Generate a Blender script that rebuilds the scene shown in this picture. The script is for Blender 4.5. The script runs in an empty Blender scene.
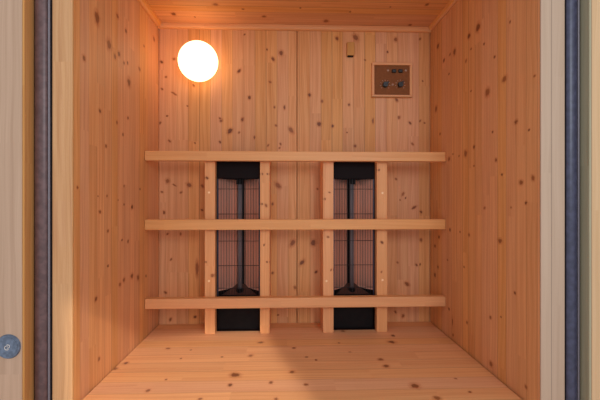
import bpy, bmesh, math, random
from mathutils import Vector, Matrix
random.seed(7)
S = bpy.context.scene
COL = S.collection
# ------------------------------------------------------------------ layout (metres)
YAW = math.radians(2.0)
F = 400.0
CAMZ = 1.08
XL, XR = -0.596, 0.691          # side walls
YB = 1.891                      # back wall
ZB, ZC = 0.50, 1.90             # bench top, ceiling
YF = 1.146                       # where the side walls meet the door frame
YPF = 1.139                     # front of the door posts
CAM = Vector((0, 0, CAMZ))
RX = Vector((math.cos(YAW), -math.sin(YAW), 0))
RY = Vector((math.sin(YAW), math.cos(YAW), 0))

def ray(u, v):
    return RX * ((u - 300) / F) + RY + Vector((0, 0, (200 - v) / F))
def at(u, v, axis, val):
    d = ray(u, v); t = (val - CAM[axis]) / d[axis]
    return CAM + d * t
def aty(u, v, y): return at(u, v, 1, y)

# ------------------------------------------------------------------ object helpers
def tag(o, label=None, cat=None, group=None, kind=None):
    if label: o['label'] = label
    if cat: o['category'] = cat
    if group: o['group'] = group
    if kind: o['kind'] = kind
    return o
def thing(name, loc, label=None, cat=None, group=None, kind=None):
    o = bpy.data.objects.new(name, None); COL.objects.link(o)
    o.location = loc; o.empty_display_size = 0.05
    return tag(o, label, cat, group, kind)
def link(name, bm, mat, parent=None, origin=None, smooth=False):
    """bm holds world coordinates; store relative to parent / origin"""
    org = Vector(origin) if origin is not None else Vector((0, 0, 0))
    if parent is not None:
        p = parent; base = Vector((0, 0, 0))
        while p is not None: base += p.location; p = p.parent
        if origin is None: org = base.copy()
    else:
        base = Vector((0, 0, 0))
        if origin is None:
            xs = [v.co for v in bm.verts]
            org = Vector(((min(c.x for c in xs) + max(c.x for c in xs)) / 2, (min(c.y for c in xs) + max(c.y for c in xs)) / 2, min(c.z for c in xs)))
    for v in bm.verts: v.co -= org
    me = bpy.data.meshes.new(name); bm.to_mesh(me); bm.free()
    for m in (mat if isinstance(mat, (list, tuple)) else [mat]): me.materials.append(m)
    if smooth:
        for p in me.polygons: p.use_smooth = True
    o = bpy.data.objects.new(name, me); COL.objects.link(o)
    o.parent = parent; o.location = org - base
    return o

def box(bm, lo, hi, bev=0.0, seg=1):
    lo, hi = Vector(lo), Vector(hi)
    r = bmesh.ops.create_cube(bm, size=1)
    vs = r['verts']
    for v in vs: v.co = Vector(((v.co.x + .5) * (hi.x - lo.x) + lo.x, (v.co.y + .5) * (hi.y - lo.y) + lo.y, (v.co.z + .5) * (hi.z - lo.z) + lo.z))
    if bev:
        es = list({e for v in vs for e in v.link_edges})
        bmesh.ops.bevel(bm, geom=es, offset=bev, segments=seg, affect='EDGES', profile=.5)
def cyl(bm, p0, p1, r0, r1=None, n=24, caps=True):
    r1 = r0 if r1 is None else r1
    p0, p1 = Vector(p0), Vector(p1); d = p1 - p0
    q = Vector((0, 0, 1)).rotation_difference(d.normalized()).to_matrix().to_4x4()
    bmesh.ops.create_cone(bm, cap_ends=caps, segments=n, radius1=r0, radius2=r1, depth=d.length, matrix=Matrix.Translation((p0 + p1) / 2) @ q)
def wire(bm, pts, r, n=5):
    for a, b in zip(pts[:-1], pts[1:]): cyl(bm, a, b, r, n=n, caps=True)
def slice_grid(bm, axes, cell):
    for ax in axes:
        lo = min(v.co[ax] for v in bm.verts); hi = max(v.co[ax] for v in bm.verts)
        n = max(1, int((hi - lo) / cell))
        no = Vector((0, 0, 0)); no[ax] = 1
        for i in range(1, n):
            co = Vector((0, 0, 0)); co[ax] = lo + (hi - lo) * i / n
            bmesh.ops.bisect_plane(bm, geom=bm.verts[:] + bm.edges[:] + bm.faces[:], plane_co=co, plane_no=no, dist=1e-6)
def woodify(bm, along, seed=0.0, knots=(), shift=0.0):
    """per corner: wd = (across, along, seed), kn = offset from the nearest knot in knot radii"""
    bm.normal_update()
    wd = bm.loops.layers.float_vector.new('wd'); kn = bm.loops.layers.float_vector.new('kn')
    for f in bm.faces:
        n = f.normal; na = max(range(3), key=lambda i: abs(n[i]))
        if na == along: rest = [i for i in range(3) if i != along]; ac, al = rest[0], rest[1]
        else: al = along; ac = [i for i in range(3) if i not in (na, al)][0]
        c = f.calc_center_median(); best = None; bd = 3.0
        for (p, ra, rl, sh) in knots:
            if abs(p[na] - c[na]) > .012: continue
            dd = math.hypot((c[ac] - p[ac]) / ra, (c[al] - p[al]) / rl)
            if dd < bd: bd = dd; best = (p, ra, rl, sh)
        for l in f.loops:
            co = l.vert.co
            l[wd] = (co[ac] + shift + .13 * na, co[al], seed + na * 3.1)
            if best:
                p, ra, rl, sh = best
                dl = co[al] - p[al]; da = co[ac] - p[ac] - sh * dl
                l[kn] = (da / ra, dl / rl, 1 + (p.x * 91 + p.z * 57) % 7)
            else: l[kn] = (9, 9, 0)

# ------------------------------------------------------------------ materials
def lin(c):
    return tuple(((x / 255) / 12.92 if x / 255 <= .04045 else ((x / 255 + .055) / 1.055) ** 2.4) for x in c) + (1,)
class NT:
    def __init__(s, name):
        s.m = bpy.data.materials.new(name); s.m.use_nodes = True; s.t = s.m.node_tree; s.t.nodes.clear()
        s.out = s.t.nodes.new('ShaderNodeOutputMaterial')
    def n(s, typ, **kw):
        nd = s.t.nodes.new(typ)
        for k, v in kw.items(): setattr(nd, k, v)
        return nd
    def set(s, sock, v):
        if isinstance(v, bpy.types.NodeSocket): s.t.links.new(v, sock)
        else: sock.default_value = v
    def math(s, op, a, b=None, c=None, clamp=False):
        nd = s.n('ShaderNodeMath', operation=op); nd.use_clamp = clamp
        s.set(nd.inputs[0], a)
        if b is not None: s.set(nd.inputs[1], b)
        if c is not None: s.set(nd.inputs[2], c)
        return nd.outputs[0]
    def comb(s, x, y, z):
        nd = s.n('ShaderNodeCombineXYZ'); s.set(nd.inputs[0], x); s.set(nd.inputs[1], y); s.set(nd.inputs[2], z); return nd.outputs[0]
    def noise(s, vec, scale=1, detail=2, rough=.5):
        nd = s.n('ShaderNodeTexNoise'); s.set(nd.inputs['Vector'], vec); nd.inputs['Scale'].default_value = scale
        nd.inputs['Detail'].default_value = detail; nd.inputs['Roughness'].default_value = rough; return nd.outputs[0]
    def ss(s, x, a, b, lo=0.0, hi=1.0):
        nd = s.n('ShaderNodeMapRange', interpolation_type='SMOOTHSTEP'); s.set(nd.inputs[0], x)
        nd.inputs[1].default_value = a; nd.inputs[2].default_value = b; nd.inputs[3].default_value = lo; nd.inputs[4].default_value = hi
        return nd.outputs[0]
    def mix(s, f, a, b, mode='MIX'):
        nd = s.n('ShaderNodeMix', data_type='RGBA', blend_type=mode); s.set(nd.inputs[0], f)
        for k, v in ((6, a), (7, b)): s.set(nd.inputs[k], v)
        return nd.outputs[2]
def wood(name, light, dark, knot=(104, 54, 26), stave=.052, tint=.10, rough=.5, fine=1.0, coat=0.0, broad=1.0):
    T = NT(name)
    A = T.n('ShaderNodeAttribute', attribute_name='wd'); K = T.n('ShaderNodeAttribute', attribute_name='kn')
    sp = T.n('ShaderNodeSeparateXYZ'); T.set(sp.inputs[0], A.outputs['Vector']); a, l, sd = sp.outputs
    kp = T.n('ShaderNodeSeparateXYZ'); T.set(kp.inputs[0], K.outputs['Vector']); kx, ky, kz = kp.outputs
    # distance from the knot, a little ragged
    rag = T.noise(T.comb(T.math('MULTIPLY', kx, .9), T.math('MULTIPLY', ky, .9), kz), 1.0, 2)
    kr = T.math('SQRT', T.math('ADD', T.math('MULTIPLY', kx, kx), T.math('MULTIPLY', ky, ky)))
    kr = T.math('ADD', kr, T.math('MULTIPLY', T.math('SUBTRACT', rag, .5), 1.3))
    # staves glued side by side
    sid = T.math('FLOOR', T.math('DIVIDE', T.math('ADD', a, 10), stave))
    w0 = T.n('ShaderNodeTexWhiteNoise', noise_dimensions='2D'); T.set(w0.inputs[0], T.comb(T.math('ADD', sid, 17), sd, 0))
    bl = T.math('FLOOR', T.math('ADD', T.math('DIVIDE', l, .62), T.math('MULTIPLY', w0.outputs[0], 9)))
    wn = T.n('ShaderNodeTexWhiteNoise', noise_dimensions='3D'); T.set(wn.inputs[0], T.comb(sid, sd, bl)); r = wn.outputs[0]
    wn2 = T.n('ShaderNodeTexWhiteNoise', noise_dimensions='2D'); T.set(wn2.inputs[0], T.comb(T.math('ADD', sid, 51), sd, 0)); r2 = wn2.outputs[0]
    # grain: long streaks, gently wandering, swelling round the knots
    wander = T.noise(T.comb(T.math('MULTIPLY', a, 9), T.math('MULTIPLY', l, 3.0), T.math('ADD', sd, T.math('MULTIPLY', r, 30))), 1, 1)
    defl = T.math('MULTIPLY', T.math('MULTIPLY', kx, T.ss(kr, 2.4, .6)), -.004)
    aw = T.math('ADD', T.math('ADD', a, T.math('MULTIPLY', wander, .030)), defl)
    ro = T.math('MULTIPLY', r, 40)
    g1 = T.noise(T.comb(T.math('MULTIPLY', aw, 260), T.math('MULTIPLY', l, 3.5), ro), 1, 3, .6)
    g2 = T.noise(T.comb(T.math('MULTIPLY', aw, 75), T.math('MULTIPLY', l, 1.3), ro), 1, 2)
    rings = T.math('SINE', T.math('ADD', T.math('MULTIPLY', aw, 900), T.math('MULTIPLY', g2, 14)))
    g = T.math('ADD', T.math('MULTIPLY', T.ss(g1, .25, .80), .44 * fine), T.math('MULTIPLY', T.ss(g2, .30, .75), .40 * broad))
    g = T.math('ADD', g, T.math('MULTIPLY', T.ss(rings, .2, 1.0),   .07 * fine), clamp=True)
    col = T.mix(g, lin(light), lin(dark))
    val = T.math('ADD', 1 - tint, T.math('MULTIPLY', r, 2 * tint))
    hs = T.n('ShaderNodeHueSaturation'); T.set(hs.inputs['Hue'], T.math('ADD', .493, T.math('MULTIPLY', r2, .008)))
    T.set(hs.inputs['Saturation'], T.math('ADD', .94, T.math('MULTIPLY', r2, .12))); T.set(hs.inputs['Value'], val); T.set(hs.inputs['Color'], col)
    col = hs.outputs[0]
    # thin glue line between staves
    fr = T.math('FRACT', T.math('DIVIDE', T.math('ADD', a, 10), stave))
    gl = T.math('ADD', T.ss(fr, .035, 0.0), T.ss(fr, .965, 1.0))
    col = T.mix(T.math('MULTIPLY', gl, T.math('MULTIPLY', r2, 1.0)), col, lin(tuple(c * .62 for c in dark)))
    halo = T.math('MULTIPLY', T.ss(kr, 2.4, .9), .50)
    col = T.mix(halo, col, lin((172, 88, 38)))
    # some knots darker, some only brown
    kd = T.math('FRACT', T.math('MULTIPLY', kz, 3.7))
    kc = T.mix(kd, lin(knot), lin((152, 88, 46)))
    col = T.mix(T.math('MULTIPLY', T.ss(kr, 1.25, .75), .92), col, kc)
    b = T.n('ShaderNodeBsdfPrincipled'); T.set(b.inputs['Base Color'], col)
    T.set(b.inputs['Roughness'], T.math('ADD', rough, T.math('MULTIPLY', g, .12)))
    b.inputs['Specular IOR Level'].default_value = .35
    if coat: b.inputs['Coat Weight'].default_value = coat; b.inputs['Coat Roughness'].default_value = .35
    bp = T.n('ShaderNodeBump'); bp.inputs['Strength'].default_value = .12; bp.inputs['Distance'].default_value = .001
    T.set(bp.inputs['Height'], T.math('SUBTRACT', 1.0, g)); T.set(b.inputs['Normal'], bp.outputs[0])
    T.t.links.new(b.outputs[0], T.out.inputs[0])
    return T.m
def plain(name, col, rough=.5, metal=0.0, spec=.5, noise=0.0, nscale=40, emit=None, es=0):
    T = NT(name); b = T.n('ShaderNodeBsdfPrincipled')
    c = lin(col)
    if noise:
        tc = T.n('ShaderNodeTexCoord'); nz = T.noise(tc.outputs['Object'], nscale, 3)
        c = T.mix(T.math('MULTIPLY', T.ss(nz, .35, .7), noise), c, lin(tuple(min(255, x * 1.5 + 18) for x in col)))
    T.set(b.inputs['Base Color'], c); b.inputs['Roughness'].default_value = rough; b.inputs['Metallic'].default_value = metal
    b.inputs['Specular IOR Level'].default_value = spec
    if emit: b.inputs['Emission Color'].default_value = lin(emit); b.inputs['Emission Strength'].default_value = es
    T.t.links.new(b.outputs[0], T.out.inputs[0]); return T.m

PINE = wood('pine_board', (228, 168, 109), (190, 120, 64), tint=.06)
PINE_BENCH = wood('pine_bench', (230, 172, 116), (200, 130, 74), stave=.075, tint=.06)
RAIL = wood('smooth_rail_wood', (228, 166, 102), (208, 138, 78), stave=.5, tint=.02, rough=.42)
STILE = wood('pine_stile', (232, 168, 104), (210, 138, 74), stave=.5, tint=.04)
EDGE = wood('lamplit_edge_block_wood', (206, 150, 84), (180, 118, 58), stave=.5, tint=.02)  # orange lamplight put into the casing edge colour; sensor block shares it
POSTG = wood('greyed_frame_wood', (188, 160, 134), (162, 134, 108), stave=.05, tint=.03, fine=.6)
POSTL = wood('pale_frame_wood', (220, 170, 110), (180, 122, 64), stave=.06, tint=.05, fine=1.0, broad=1.3)
CASINGR = wood('tan_frame_wood', (204, 168, 128), (182, 144, 102), stave=.09, tint=.04, fine=.6)
CASING = wood('pinkish_grey_frame_wood', (198, 164, 134), (166, 132, 102), stave=.09, tint=.05, fine=.6)  # pinkish grey tone, duller than the right casing
RUBBER = plain('dark_rubber', (88, 62, 58), .38, noise=.25, nscale=60)
RUBBER2 = plain('black_rubber_channel', (24, 19, 20), .7, spec=.1)
BLACK = plain('black_steel', (16, 10, 9), .6, spec=.15, noise=.15)
RUBBERB = plain('blue_black_rubber', (50, 50, 68), .38, noise=.25, nscale=60)
HOUSE = plain('heater_housing_steel', (20, 9, 8), .65, spec=.12)
MIRROR = plain('wood_tinted_reflector', (232, 178, 154), .48, .7)  # copper tint paints in the wood reflected by the steel leaves
LIPM = plain('brushed_copper_lip', (236, 176, 150), .5, .3)
GREYR = plain('grey_seal_highlight', (120, 112, 116), .4)  # painted highlight along the door seals
DIMMETAL = plain('brown_tinted_metal', (96, 66, 56), .45, .5)
ROD = plain('ceramic_heating_rod', (116, 104, 104), .6, spec=.15)
WIRE = plain('black_wire', (16, 14, 15), .4, .3)
GLOBE = plain('lit_opal_glass', (255, 240, 220), .3, emit=(255, 214, 160), es=3.1)
BRASS = plain('pale_ceramic_socket', (190, 150, 100), .5)
PANEL = plain('brown_metal_plate', (124, 72, 34), .6, spec=.2, noise=.08, nscale=90)
KNOB = plain('black_plastic', (14, 12, 12), .35)
WHITE = plain('white_print', (226, 214, 200), .6)
STEEL = plain('grey_galvanised_metal', (92, 102, 116), .45, .3, noise=.25, nscale=120)
SAGE = wood('grey_green_edge_wood', (168, 160, 130), (146, 138, 108), stave=.5, tint=.02)
PLUG = plain('pale_wood_plug', (246, 206, 158), .6)

# ------------------------------------------------------------------ knots, where the photograph shows them
def K(lst, axis, val, rad_axis=None):
    out = []
    for k in lst:
        u, v, r = k[0], k[1], k[2]; el = k[3] if len(k) > 3 else 1.0; sh = k[4] if len(k) > 4 else 0.0
        p = at(u, v, axis, val); d = (p - CAM).dot(RY)
        rr = r * (.74 if r < 2 else .82) * d / F
        if len(k) < 4: el = random.uniform(.85, 1.5); sh = random.uniform(-.5, .5)
        rr *= random.uniform(.85, 1.1)
        out.append((p, rr * (1.0 if axis == 1 else 1.35), rr * el * (1.0 if axis == 1 else .95), sh * (1.0 if axis == 1 else .4)))
    return out
back = [(161.5,62,1.6),(174,59,1.8),(166,77,1.5),(162,89,1.3),(174,93.5,1.6,1.4,-1.2),(193.7,85.5,1.3),(239,71,1.9),(244.6,34.5,1.2),(249.3,97.5,1.6,1.3),
 (220,118.5,1.5),(281,53,2.3,1.2),(273,59,1.8),(267,49.5,1),(270,82,1.6),(274.5,107.3,1.2),(284.5,107.5,1.2,2),(337,38.5,1.8),(355.7,37.5,2.6),(395.6,39.6,1.9,1.3),
 (420,39,1.2),(309.5,95,1.6,1.2),(322,101.3,1.6,1.3),(349,104.7,1.3,1.3),(396.6,100,1.7),(167,116,1.2),(160,123,1.4),(221,120.3,1.7),(230,131,2.2),(239,132.5,1.3),
 (242.5,119.5,1.5),(220,142,1.3),(169.5,141,1.3),(195,143,1.2),(254.5,137.5,1,1.8),(276,125.5,1.4),(291,130.3,2.3),(268,145.5,1.1),(280.5,144,1.1),(279.5,148,1),
 (187.5,106,1.1),(319,124.2,2.2),(332.5,126,1.6,1.3),(347,132.5,1),(373,121,1.2,2.4),(355,146,1.5,1),(399,117.5,1.5),(410,123,1.3),(420,121,1),(424.5,123,1.2),
 (412.5,144,1.6),(422.5,81,1),(167.5,181,2.3,1.2),(162,192,1.6),(174.3,185,1.4,1.5,-1.3),(181,192.5,1.5),(189,185,2.6),(202.5,186,1.5),(164,212.5,1.4),(202,210,1.5),
 (167.5,234,1.4),(180.5,234,1.2,1.8),(272.5,204,1.4),(278,185.5,2.6),(292.5,243,2.4),(317.5,189,1.3),(313,243,2.4),(396,179,1.2),(403,194,1.4),(405.5,198,1),(400,200,1),
 (414,207.5,2.2,1,.9),(421,212,1.4),(421,240,1.4),(171,259.5,1.2),(165.5,292.5,1.7),(272.5,273,1.4),(295,287.5,1.4),(197,269,1.8,4),(195,317,1.6),(170.5,319.5,1.6),
 (278,315,1.2),(302,262.5,2.3),(316,272,1.5),(397.5,262.5,1.4),(407,284,2,1,-.5),(416.5,265,1.1),(420,264.5,1.1),(395.5,312,1.5),(403,316,1.6),(387.5,52,1),(318,160,1.2),(365,60,1)]
leftw = [(97,18,4.2,1.7),(117.5,16,2),(109,44.5,4,1.4),(84,58,2.2,1.5),(119,54,2.4),(115,56.5,2),(124,63,1.6,1.3),(127.6,63,1.7,1.3),(129,82.5,3.2,1.5),(139.5,69,2),
 (144,46,1.6),(154,39,2),(126,31,2),(100,111,2),(117,122.5,1.6),(123,134.5,1.5),(106,146,1.8),(77.5,187.5,1.6),(128,118,1.6),(124,186,1.2),(107,196,1.2),(98,196,1.2),
 (100,212,2.2),(132,207,1.9),(124,204.5,1.3),(108,231,1.7),(122,240,1.5),(128,241.5,1.6),(108,266,1.7),(132,276,2.7),(138,277.5,2.2),(146,276,1.4),(124,280,2,1.2),(120,284.5,1.8),
 (96,299,2.2),(99,359,1.9,1.4),(118,200,1.2),(140,189,1.3)]
rightw = [(478,27.5,3,1.4),(469,36,2.4,1.3),(484,44,1.5),(454.5,52,2.2,1.5),(450,54.5,1.5),(444,60.5,1.7),(438,46,2,1.3),(466,61,1.4),(471,49,1.4),(494.5,57,1.5),(504.5,79,3),
 (487.5,92.5,3.6,1.3),(471,91,1.4),(449,74,1.4),(510,22,1.3),(534.5,76,1.8),(516,122,2.2),(529,130,1.4),(436,109,2),(440,134,1.3),(492.5,132,1.3),(474,147,1.5),(465.5,153.5,2.7),
 (459,156,1.2),(453,154,1.3),(449,159,2),(496,160,1.8),(502,174.5,1.5),(521,182.5,2.8),(533,178,2),(474,166,1.2),(484.5,208,1.7),(511,207.5,1.2),(526,203,1.8),(500,241,3.3),
 (460,232,1.4),(469,235,1.5),(450,230,1.5),(439,237,1.6),(435,246,1.8),(447.5,260,1.2),(438,267,1.4),(464,267,1.3),(435,275,1.8),(515,293,1.6),(490.5,317.5,1.9),(501,317,1.3),
 (467,322.5,1.4),(449,309,1.4),(491,364,2.6,1.2),(526,387,1.8),(452.5,322,1,5),(453,335,1.3)]
benchk = [(260.5,342.5,2.3),(250.6,355.7,2),(222,357,1.5),(235,375,3.6),(230,385,2.3),(271,382.5,2.3),(292,372,2.3),(306,384.6,2),(276,399,2.3),(191,350,1.3),(181,358.5,1.5),
 (200,399,2),(294,348,1.5),(316,360,1.6),(306.6,357,1.3),(343,331,2.3),(393,335.6,2.3),(391.6,342,3),(339,343,1.2),(380.6,359.5,2),(386,366,2.4),(415,386,4.5),(437,398,2.8),
 (455.6,378.5,1.5),(168,348.5,1.8),(126,363,2.2),(115,368.6,2),(148,390.5,2.4),(166,379.6,1.6),(350,352,1.2),(470,392,1.6),(330,388,1.3)]
ceilk = [(173.5,14,2.5),(264,16.5,1.8),(215.5,4.5,2),(326,21,2.2),(410,25,1.8),(427,4.5,2),(300,8,1.5),(350,12,1.3),(243,9,1.3),(390,7,1.2),(195,17,1.3)]

# ------------------------------------------------------------------ the cabin shell
TH = .03
def structure(name, bm, mat): 
    o = link(name, bm, mat); o['kind'] = 'structure'; return o
# back wall: two boards with a groove between
seam = aty(297, 100, YB).x
bm = bmesh.new()
box(bm, (XL + .0042, YB, 0), (seam - .0016, YB + TH, ZC + .0), .0012)
b2 = bmesh.new(); box(b2, (seam + .0016, YB, 0), (XR - .0042, YB + TH, ZC), .0012)
box(b2, (XL - TH, YB + .006, 0), (XL + .0042, YB + TH, ZC)); box(b2, (XR - .0042, YB + .006, 0), (XR + TH, YB + TH, ZC))
box(b2, (seam - .03, YB + TH, 0), (seam + .03, YB + TH + .01, ZC))
tmp = bpy.data.meshes.new('tmp'); b2.to_mesh(tmp); b2.free(); bm.from_mesh(tmp); bpy.data.meshes.remove(tmp)
slice_grid(bm, (0, 2), .012)
woodify(bm, 2, 1.0, K(back, 1, YB))
b3 = bmesh.new(); b3.free()
structure('wall_back', bm, PINE)
bm = bmesh.new(); box(bm, (XL - TH, YF, 0), (XL, YB + .0055, ZC)); slice_grid(bm, (1, 2), .012); woodify(bm, 2, 2.0, K(leftw, 0, XL)); structure('wall_left', bm, PINE)
bm = bmesh.new(); box(bm, (XR, 1.067, 0), (XR + TH, YB + .0055, ZC)); slice_grid(bm, (1, 2), .012); woodify(bm, 2, 3.3, K(rightw, 0, XR)); structure('wall_right', bm, PINE)
bm = bmesh.new(); box(bm, (XL - TH, YPF, ZC), (XR + TH, YB + TH, ZC + .03)); slice_grid(bm, (0, 1), .02); woodify(bm, 0, 4.0, K(ceilk, 2, ZC)); structure('ceiling', bm, PINE)
bm = bmesh.new(); box(bm, (XL - .6, .2, -.03), (XR + .6, YB + TH, 0)); woodify(bm, 0, 5.0); structure('floor', bm, PINE)
# ceiling mouldings (quadrant strips)
def mould(name, p0, p1, inward, w=.024, seed=0):
    bm = bmesh.new(); p0, p1 = Vector(p0), Vector(p1); inward = Vector(inward)
    prof = [(0, 0), (w, 0), (w, -.006)] + [(w * .25 + (w * .62) * math.cos(t), -.006 - (w * .72) * math.sin(t)) for t in [math.pi / 2 * i / 6 for i in range(7)]] + [(0, -w)]
    rings = []
    for p in (p0, p1): rings.append([bm.verts.new(p + inward * a + Vector((0, 0, b))) for a, b in prof])
    n = len(prof)
    for i in range(n): bm.faces.new((rings[0][i], rings[0][(i + 1) % n], rings[1][(i + 1) % n], rings[1][i]))
    bm.faces.new(rings[0]); bm.faces.new(list(reversed(rings[1])))
    bmesh.ops.recalc_face_normals(bm, faces=bm.faces[:])
    woodify(bm, 0 if abs(inward.y) > .5 else 1, seed)
    structure(name, bm, STILE)
mould('trim_1', (XL + .001, YB - .0005, ZC - .0005), (XR - .001, YB - .0005, ZC - .0005), (0, -1, 0), w=.020, seed=1)
mould('trim_2', (XL + .0005, YF, ZC - .0005), (XL + .0005, YB - .026, ZC - .0005), (1, 0, 0), w=.021, seed=2)
mould('trim_3', (XR - .0005, YF, ZC - .0005), (XR - .0005, YB - .026, ZC - .0005), (-1, 0, 0), w=.018, seed=3)

# ------------------------------------------------------------------ door frame at the opening
door = thing('door_1', (0, YPF, 0), kind='structure')
ZT = ZC + .03
xl_post = at(52, 200, 1, YPF).x; xl_seal = at(34, 200, 1, YPF).x
xr_post = at(565, 200, 1, 1.061).x
def jamb(lo, hi, mat, name, seed, label=None, bev=.002):
    bm = bmesh.new(); box(bm, lo, hi, bev, 2); woodify(bm, 2, seed); o = link(name, bm, mat, door)
    if label: o['label'] = label
    return o
YPR = 1.061    # right post stands slightly further forward
jamb((xl_post, YPF, 0), (XL, YF, ZC), POSTL, 'frame_post', 11)
jamb((XR, YPR, 0), (xr_post, 1.067, ZC), POSTG, 'frame_post', 12)
CL = YPF - .042; CR = YPR - .035
xl_case = at(34, 200, 1, YPF).x; 
jamb((xl_case - .16, CL, 0), (xl_case - .006, YF, ZC), CASING, 'casing', 13)
jamb((xl_case - .006, CL + .001, 0), (xl_case, YF, ZC), EDGE, 'casing_reveal', 16, 'inner edge of the casing, coloured warm brown as if lamplit')  # added strip, lamplight on the casing's side painted into its colour
xr_case = at(580, 200, 1, YPR).x
jamb((xr_case + .006, CR, 0), (xr_case + .16, YF, ZC), CASINGR, 'casing', 14)
jamb((xr_case, CR + .001, 0), (xr_case + .006, YF, ZC), SAGE, 'casing_reveal', 17, 'grey green inner edge of the casing')
jamb((xl_case - .16, CR, ZC), (xr_case + .16, YPF + .0, ZC + .12), CASING, 'header', 15)
def seal(x0, x1, y0, name='door_seal', label=None, mat=None):
    """channel with a round bulb gasket lying in it"""
    bm = bmesh.new(); w = x1 - x0
    box(bm, (x0 + .0003, y0 + .004, .0), (x1 - .0003, y0 + .02, ZC - .001))
    o = link(name, bm, RUBBER2, door)
    if label: o['label'] = label
    bm = bmesh.new()
    prof = []
    c = x0 + w * .42; r = w * .36
    for i in range(25):
        t = math.pi * i / 24
        prof.append((c + r * math.cos(t), y0 + .004 - r * .62 * math.sin(t)))
    a = [bm.verts.new((x, y, 0.0)) for x, y in prof]; b = [bm.verts.new((x, y, ZC - .002)) for x, y in prof]
    for i in range(24): bm.faces.new((a[i], a[i + 1], b[i + 1], b[i]))
    bm.faces.new(a); bm.faces.new(list(reversed(b))); bm.faces.new((a[0], a[-1], b[-1], b[0]))
    b4 = bmesh.new(); c2 = x0 + w * .86; r2 = w * .06
    cyl(b4, (c2, y0 + .002, 0), (c2, y0 + .002, ZC - .002), r2, n=12); link('highlight_bead', b4, GREYR, o)  # grey rod added in place of a highlight line along the seal
    bmesh.ops.recalc_face_normals(bm, faces=bm.faces[:])
    return link('bulb', bm, mat or RUBBER, o, smooth=False)
seal(xl_case, xl_post, YPF - .004)
seal(xr_post, xr_case, YPR - .004, mat=RUBBERB)
# cabin front wall carrying on beside and above the door frame
for i, (xa, xb, za, zb) in enumerate(((xl_case - 1.1, xl_case - .161, 0, ZC + .12), (xr_case + .161, xr_case + 1.1, 0, ZC + .12), (xl_case - 1.1, xr_case + 1.1, ZC + .121, ZC + .5))):
    bm = bmesh.new(); box(bm, (xa, CL + .01, za), (xb, CL + .05, zb)); woodify(bm, 2, 50 + i, shift=.2 * i); structure('wall_front', bm, CASINGR)
# round grey catch disc on the left casing
pd = aty(8.5, 346.5, CL); rd = 12 / F * CL
bm = bmesh.new()
cyl(bm, (pd.x, CL + .0, pd.z), (pd.x, CL - .004, pd.z), rd, rd * .93, 40)
disc = link('catch_disc', bm, STEEL, door); disc['label'] = 'round grey metal disc with a pale mark'
bm = bmesh.new()
cyl(bm, (pd.x, CL - .004, pd.z), (pd.x, CL - .0052, pd.z), rd * .80, rd * .78, 40)
link('disc_face', bm, STEEL, disc)
bm = bmesh.new()
def arc(cx, cz, r, t0, t1, n=10): return [Vector((cx + r * math.cos(math.radians(t0 + (t1 - t0) * i / n)), CL - .0056, cz + r * math.sin(math.radians(t0 + (t1 - t0) * i / n)))) for i in range(n + 1)]
wire(bm, arc(pd.x - .001, pd.z - .002, .0055, 60, 330), .0009)
wire(bm, arc(pd.x + .002, pd.z + .002, .0045, -120, 120), .0009)
link('mark', bm, WHITE, disc)

# ------------------------------------------------------------------ bench
YBF = 1.125
bench = thing('bench', ((XL + XR) / 2, (YB + YBF) / 2, 0), 'wide pale pine bench board filling the cabin under the slatted backrest', 'bench')
bm = bmesh.new()
ys = [YBF, 1.389, 1.595, YB - .0035]
for i in range(3):
    box(bm, (XL + .005, ys[i] + .0007, ZB - .03), (XR - .005, ys[i + 1] - .0005, ZB))
slice_grid(bm, (0, 1), .016); woodify(bm, 0, 6.0, K(benchk, 2, ZB)); link('seat', bm, PINE_BENCH, bench)
bm = bmesh.new(); box(bm, (XL + .002, YBF + .052, 0.0), (XR - .002, YBF + .072, ZB - .03), .001); woodify(bm, 2, 7.0); link('front_panel', bm, PINE_BENCH, bench)

# ------------------------------------------------------------------ backrest: three rails on four uprights
YR0, YR1 = 1.706, 1.742
backrest = thing('backrest', ((XL + XR) / 2, YR1, ZB), 'slatted wooden backrest, three long horizontal rails screwed on four uprights', 'backrest')
for (vt, vb, sd) in ((151.3, 161.0, 21), (219.4, 229.8, 22), (297.8, 308.0, 23)):
    zt = aty(296, vt, YR0).z; zb = aty(296, vb, YR0).z
    bm = bmesh.new(); box(bm, (XL + .001, YR0, zb), (XR - .001, YR1, zt), .0025, 2); woodify(bm, 0, sd, shift=.2); link('rail', bm, RAIL, backrest)
ST = [(204.6, 215.0, [(207, 178, 1.8), (212.5, 275.5, 1.7), (206, 262, .9)], [(209, 192.5), (209, 281)]),
      (260.0, 269.6, [(262.5, 174, 1.1), (267.5, 174, 1.1), (262, 204, 1.2), (266, 205.5, 1.5), (267, 262, 1.1), (264, 245, .9)], []),
      (323.0, 333.6, [(329.5, 192.5, 1.1), (325, 199, .9), (328, 237, 1.3), (331, 270, .9)], [(326.5, 281)]),
      (376.8, 387.4, [(382, 242.5, 1.8), (379, 170, 1), (381.5, 272, .9)], [(382.5, 193), (382.5, 280)])]
stx = []
for i, (u0, u1, kn, plugs) in enumerate(ST):
    x0 = aty(u0, 250, YR1).x; x1 = aty(u1, 250, YR1).x; stx.append((x0, x1))
    bm = bmesh.new(); box(bm, (x0, YR1, ZB), (x1, YB - .001, aty(300, 156, YR0).z), .0015); slice_grid(bm, (0, 2), .012)
    woodify(bm, 2, 30 + i, K(kn, 1, YR1), shift=.1 * i + .3); s = link('upright', bm, STILE, backrest)
    for (u, v) in plugs:
        p = aty(u, v, YR1); bm = bmesh.new(); cyl(bm, (p.x, YR1 + .001, p.z), (p.x, YR1 - .0006, p.z), .0048, n=16); link('screw_plug', bm, PLUG, s)

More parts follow.
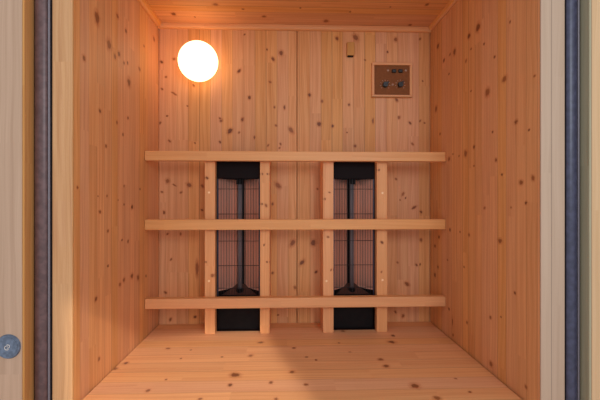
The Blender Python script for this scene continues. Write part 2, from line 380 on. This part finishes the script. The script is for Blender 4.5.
# ------------------------------------------------------------------ infrared heaters
hx0, hx1 = stx[0][1] + .001, stx[1][0] - .001
hw = hx1 - hx0; hc = (hx0 + hx1) / 2
YH = 1.778; YHB = YB - .002
zt = aty(240, 162, YR1).z + .01
z_top0 = aty(240, 178.5, YH).z; z_bot1 = aty(240, 296.0, YH).z
def build_heater():
    h = thing('infrared_heater', (hc, YHB, ZB), 'black upright infrared heater behind the rails, the one below the round lamp', 'heater', 'infrared heaters in the backrest')
    t = .003
    bm = bmesh.new()
    box(bm, (hx0, YH, ZB), (hx0 + t, YHB, zt)); box(bm, (hx1 - t, YH, ZB), (hx1, YHB, zt))
    box(bm, (hx0 + t, YHB - t, ZB), (hx1 - t, YHB, zt)); box(bm, (hx0 + t, YH, zt - t), (hx1 - t, YHB - t, zt)); box(bm, (hx0 + t, YH, ZB), (hx1 - t, YHB - t, ZB + t))
    link('housing', bm, HOUSE, h)
    bm = bmesh.new(); box(bm, (hx0 + t, YH, z_top0), (hx1 - t, YH + .004, zt - t), .0008)
    link('top_cover', bm, HOUSE, h)
    bm = bmesh.new(); box(bm, (hx0 + t, YH + .018, ZB + t), (hx1 - t, YH + .022, z_bot1), .0008); link('base_cover', bm, BLACK, h)
    # two reflector leaves, tinted as if mirroring the wood, meeting in a V behind the rod
    zl, zh = z_bot1, z_top0 - .001
    for s in (-1, 1):
        bm = bmesh.new(); xo = hc + s * (hw / 2 - t - .003); xi = hc + s * .014
        a = [(xo, YH + .012), (xi, YHB - .012), (xi, YHB - .009), (xo, YH + .015)]
        lo = [bm.verts.new((x, y, zl)) for x, y in a]; hi = [bm.verts.new((x, y, zh)) for x, y in a]
        for i in range(4): bm.faces.new((lo[i], lo[(i + 1) % 4], hi[(i + 1) % 4], hi[i]))
        bm.faces.new(lo); bm.faces.new(list(reversed(hi))); bmesh.ops.recalc_face_normals(bm, faces=bm.faces[:])
        leaf = link('reflector', bm, MIRROR, h)
        # dark skirt with a bright folded lip along its top
        for nm, z0, z1, off, mt in (('skirt', zl, zl + .020, .0012, BLACK), ('lip', zl + .020, zl + .028, .0022, LIPM)):
            bm = bmesh.new(); q = [(x, y - off) for x, y in (a[0], a[1])] + [(x, y - off + .001) for x, y in (a[1], a[0])]
            lo = [bm.verts.new((x, y, z0)) for x, y in q]; hi = [bm.verts.new((x, y, z1)) for x, y in q]
            for i in range(4): bm.faces.new((lo[i], lo[(i + 1) % 4], hi[(i + 1) % 4], hi[i]))
            bm.faces.new(lo); bm.faces.new(list(reversed(hi))); bmesh.ops.recalc_face_normals(bm, faces=bm.faces[:])
            link(nm, bm, mt, leaf)
    bm = bmesh.new(); box(bm, (hc - .014, YHB - .016, z_bot1), (hc + .014, YHB - t, z_top0)); link('back_channel', bm, BLACK, h)
    # dark floor and lid of the V
    bm = bmesh.new(); box(bm, (hx0 + t, YH + .024, z_bot1 - .006), (hx1 - t, YHB - t, z_bot1 - .001))
    for v in bm.verts: v.co.z += max(0, v.co.y - YH - .024) * .5
    link('floor_plate', bm, DIMMETAL, h)
    bm = bmesh.new(); cyl(bm, (hc, YH + .052, zl), (hc, YH + .052, zh), .0095, n=24); rod = link('heating_rod', bm, ROD, h, smooth=False)
    for p in rod.data.polygons: p.use_smooth = len(p.vertices) == 4
    for zz in (zl + .0, zh - .022):
        bm = bmesh.new(); cyl(bm, (hc, YH + .052, zz), (hc, YH + .052, zz + .022), .0165, n=20)
        link('rod_holder', bm, BLACK, rod)
    # wire guard
    bm = bmesh.new(); yg = YH + .004
    n = 16; x0, x1 = hx0 + t + .004, hx1 - t - .004
    for i in range(n):
        x = x0 + (x1 - x0) * i / (n - 1); cyl(bm, (x, yg, zl), (x, yg, zh), .0009, n=5)
    for v in (189, 214, 241, 265.5, 288):
        z = aty(240, v, yg).z; cyl(bm, (x0, yg - .0015, z), (x1, yg - .0015, z), .0013, n=6)
    link('wire_guard', bm, WIRE, h)
    bm = bmesh.new()
    for x in (hx0 + t + .0015, hx1 - t - .0015): box(bm, (x - .0015, YH + .001, zl), (x + .0015, YH + .006, zh))
    link('guard_frame', bm, RUBBERB, h)
    return h
def copy_tree(o, parent=None):
    c = o.copy(); COL.objects.link(c); c.parent = parent
    for ch in list(o.children): copy_tree(ch, c)
    return c
h1 = build_heater()
h2 = copy_tree(h1)
hx2 = (stx[2][1] + stx[3][0]) / 2
h2.location.x = hx2; h2.scale.x = (stx[3][0] - stx[2][1] - .002) / hw
h2['label'] = 'black upright infrared heater behind the rails, the one on the control panel side'

# ------------------------------------------------------------------ round wall lamp
lc = aty(198.2, 61.4, YB - .070); lr = 20.6 / F * (YB - .07) * .945
lamp = thing('wall_lamp', (lc.x, YB, lc.z), 'round lit opal globe lamp high on the back wall', 'lamp')
bm = bmesh.new(); cyl(bm, (lc.x, YB, lc.z), (lc.x, YB - .022, lc.z), .058, .054, 40); link('lamp_base', bm, BRASS, lamp)
bm = bmesh.new(); bmesh.ops.create_uvsphere(bm, u_segments=48, v_segments=32, radius=lr, matrix=Matrix.Translation(lc))
for v in bm.verts:
    if v.co.y > YB - .020: v.co.y = YB - .020
    
link('globe', bm, GLOBE, lamp, smooth=True)

# ------------------------------------------------------------------ temperature sensor block
p0 = aty(347.0, 56, YB - .018); p1 = aty(354.6, 42, YB - .018)
sens = thing('temperature_sensor', ((p0.x + p1.x) / 2, YB, p0.z), 'small square wooden sensor block high on the back wall beside the control panel', 'sensor')
bm = bmesh.new(); box(bm, (p0.x, YB - .018, p0.z + .004), (p1.x, YB + .001, p1.z), .002, 2); woodify(bm, 2, 41, shift=.31); link('block', bm, EDGE, sens)
bm = bmesh.new(); box(bm, (p0.x + .004, YB - .016, p0.z), (p1.x - .004, YB, p0.z + .004), .001); link('sensor_tip', bm, BLACK, sens)

# ------------------------------------------------------------------ control panel
y0 = YB - .014
a = aty(372, 97, y0); b = aty(412.4, 62.6, y0)
cp = thing('control_panel', ((a.x + b.x) / 2, YB, a.z), 'wood-framed brown control panel with four black knobs on the back wall', 'control panel')
fw = .012
bm = bmesh.new()
for z0, z1 in ((a.z, a.z + fw), (b.z - fw, b.z)):
    bm = bmesh.new(); box(bm, (a.x, y0, z0), (b.x, YB, z1), .0015); woodify(bm, 0, 43, shift=.3); link('frame_rail', bm, RAIL, cp)
bm = bmesh.new()
for xa, xb in ((a.x, a.x + fw), (b.x - fw, b.x)):
    bm = bmesh.new(); box(bm, (xa, y0, a.z + fw), (xb, YB, b.z - fw), .0015); woodify(bm, 2, 44, shift=.4); link('frame_stile', bm, RAIL, cp)
yp = YB - .005
bm = bmesh.new(); box(bm, (a.x + fw, yp, a.z + fw), (b.x - fw, YB, b.z - fw)); plate = link('face_plate', bm, PANEL, cp)
for (u, v) in ((393.8, 71.3), (400.3, 71.3)):
    p = aty(u, v, yp); bm = bmesh.new()
    box(bm, (p.x - .010, yp - .010, p.z - .008), (p.x + .010, yp, p.z + .008), .003, 2); link('rocker_switch', bm, KNOB, cp)
for (u, v, an) in ((385.2, 84.8, 55), (400.3, 84.8, 40)):
    p = aty(u, v, yp); bm = bmesh.new(); cyl(bm, (p.x, yp, p.z), (p.x, yp - .014, p.z), .0135, .0115, 28)
    kb = link('knob', bm, KNOB, cp)
    bm = bmesh.new(); box(bm, (-.0035, -.005, -.0165), (.0035, .0, .0165), .001)
    bm.transform(Matrix.Translation((p.x, yp - .0142, p.z)) @ Matrix.Rotation(math.radians(an), 4, 'Y')); link('pointer', bm, KNOB, kb)
    bm = bmesh.new()
    for i in range(9):
        t = math.radians(-40 + i * 32.5); c = Vector((p.x + .022 * math.cos(t), yp - .0003, p.z + .022 * math.sin(t)))
        d = Vector((math.cos(t), 0, math.sin(t))) * .0022; cyl(bm, c - d, c + d, .0006, n=4)
    link('dial_mark', bm, WHITE, plate)
for (u, v) in ((388, 70.5), (406, 70.5), (392.8, 84.5)):
    p = aty(u, v, yp); bm = bmesh.new()
    for dx, dz, w in ((0, .003, .003), (0, 0, .004), (0, -.003, .003)): box(bm, (p.x - w, yp - .0004, p.z + dz - .0005), (p.x + w, yp, p.z + dz + .0005))
    link('printed_symbol', bm, WHITE, plate)

# ------------------------------------------------------------------ camera, light, world
cam = bpy.data.cameras.new('camera'); co = bpy.data.objects.new('camera', cam); COL.objects.link(co)
cam.sensor_width = 36; cam.lens = 24; cam.clip_start = .02
co.location = CAM; co.rotation_euler = (math.radians(90), 0, -YAW); S.camera = co
W = bpy.data.worlds.new('daylight'); S.world = W; W.use_nodes = True
bg = W.node_tree.nodes['Background']; bg.inputs[0].default_value = (.86, .90, 1.0, 1); bg.inputs[1].default_value = .87
# daylight from a window of the room outside, front right of the opening
wl = bpy.data.lights.new('window_daylight', 'AREA'); wl.shape = 'RECTANGLE'; wl.size = .5; wl.size_y = .8; wl.energy = 22; wl.color = (.86, .93, 1.0)
wo = bpy.data.objects.new('window_daylight', wl); COL.objects.link(wo); wo.location = (.75, -1.3, 1.9)
wo.rotation_euler = (Vector((0, 1.6, .7)) - wo.location).to_track_quat('-Z', 'Y').to_euler()
# low sunlight through a window of that room: its edge falls across the bench
P1 = at(267, 340, 2, ZB); P2 = at(310, 398, 2, ZB); d = (P2 - P1); d.z = 0; d.normalize()
left = Vector((d.y, -d.x, 0)); left = left if left.x < 0 else -left
el = math.tan(math.radians(30)); L = 2.3; wd_ = .66
bl = bpy.data.lights.new('window_sunlight', 'AREA'); bl.shape = 'RECTANGLE'; bl.size = wd_; bl.size_y = .42; bl.spread = math.radians(2.5); bl.energy = .72; bl.color = (1.0, .95, .88)
bo = bpy.data.objects.new('window_sunlight', bl); COL.objects.link(bo)
tgt = (P1 + P2) / 2 + left * wd_ / 2; bo.location = tgt + d * L + Vector((0, 0, L * el))
bo.rotation_euler = (tgt - bo.location).to_track_quat('-Z', 'Y').to_euler()
S.view_settings.view_transform = 'Standard'; S.view_settings.look = 'None'; S.view_settings.gamma = 1; S.view_settings.use_curve_mapping = False
S.view_settings.exposure = 0.0
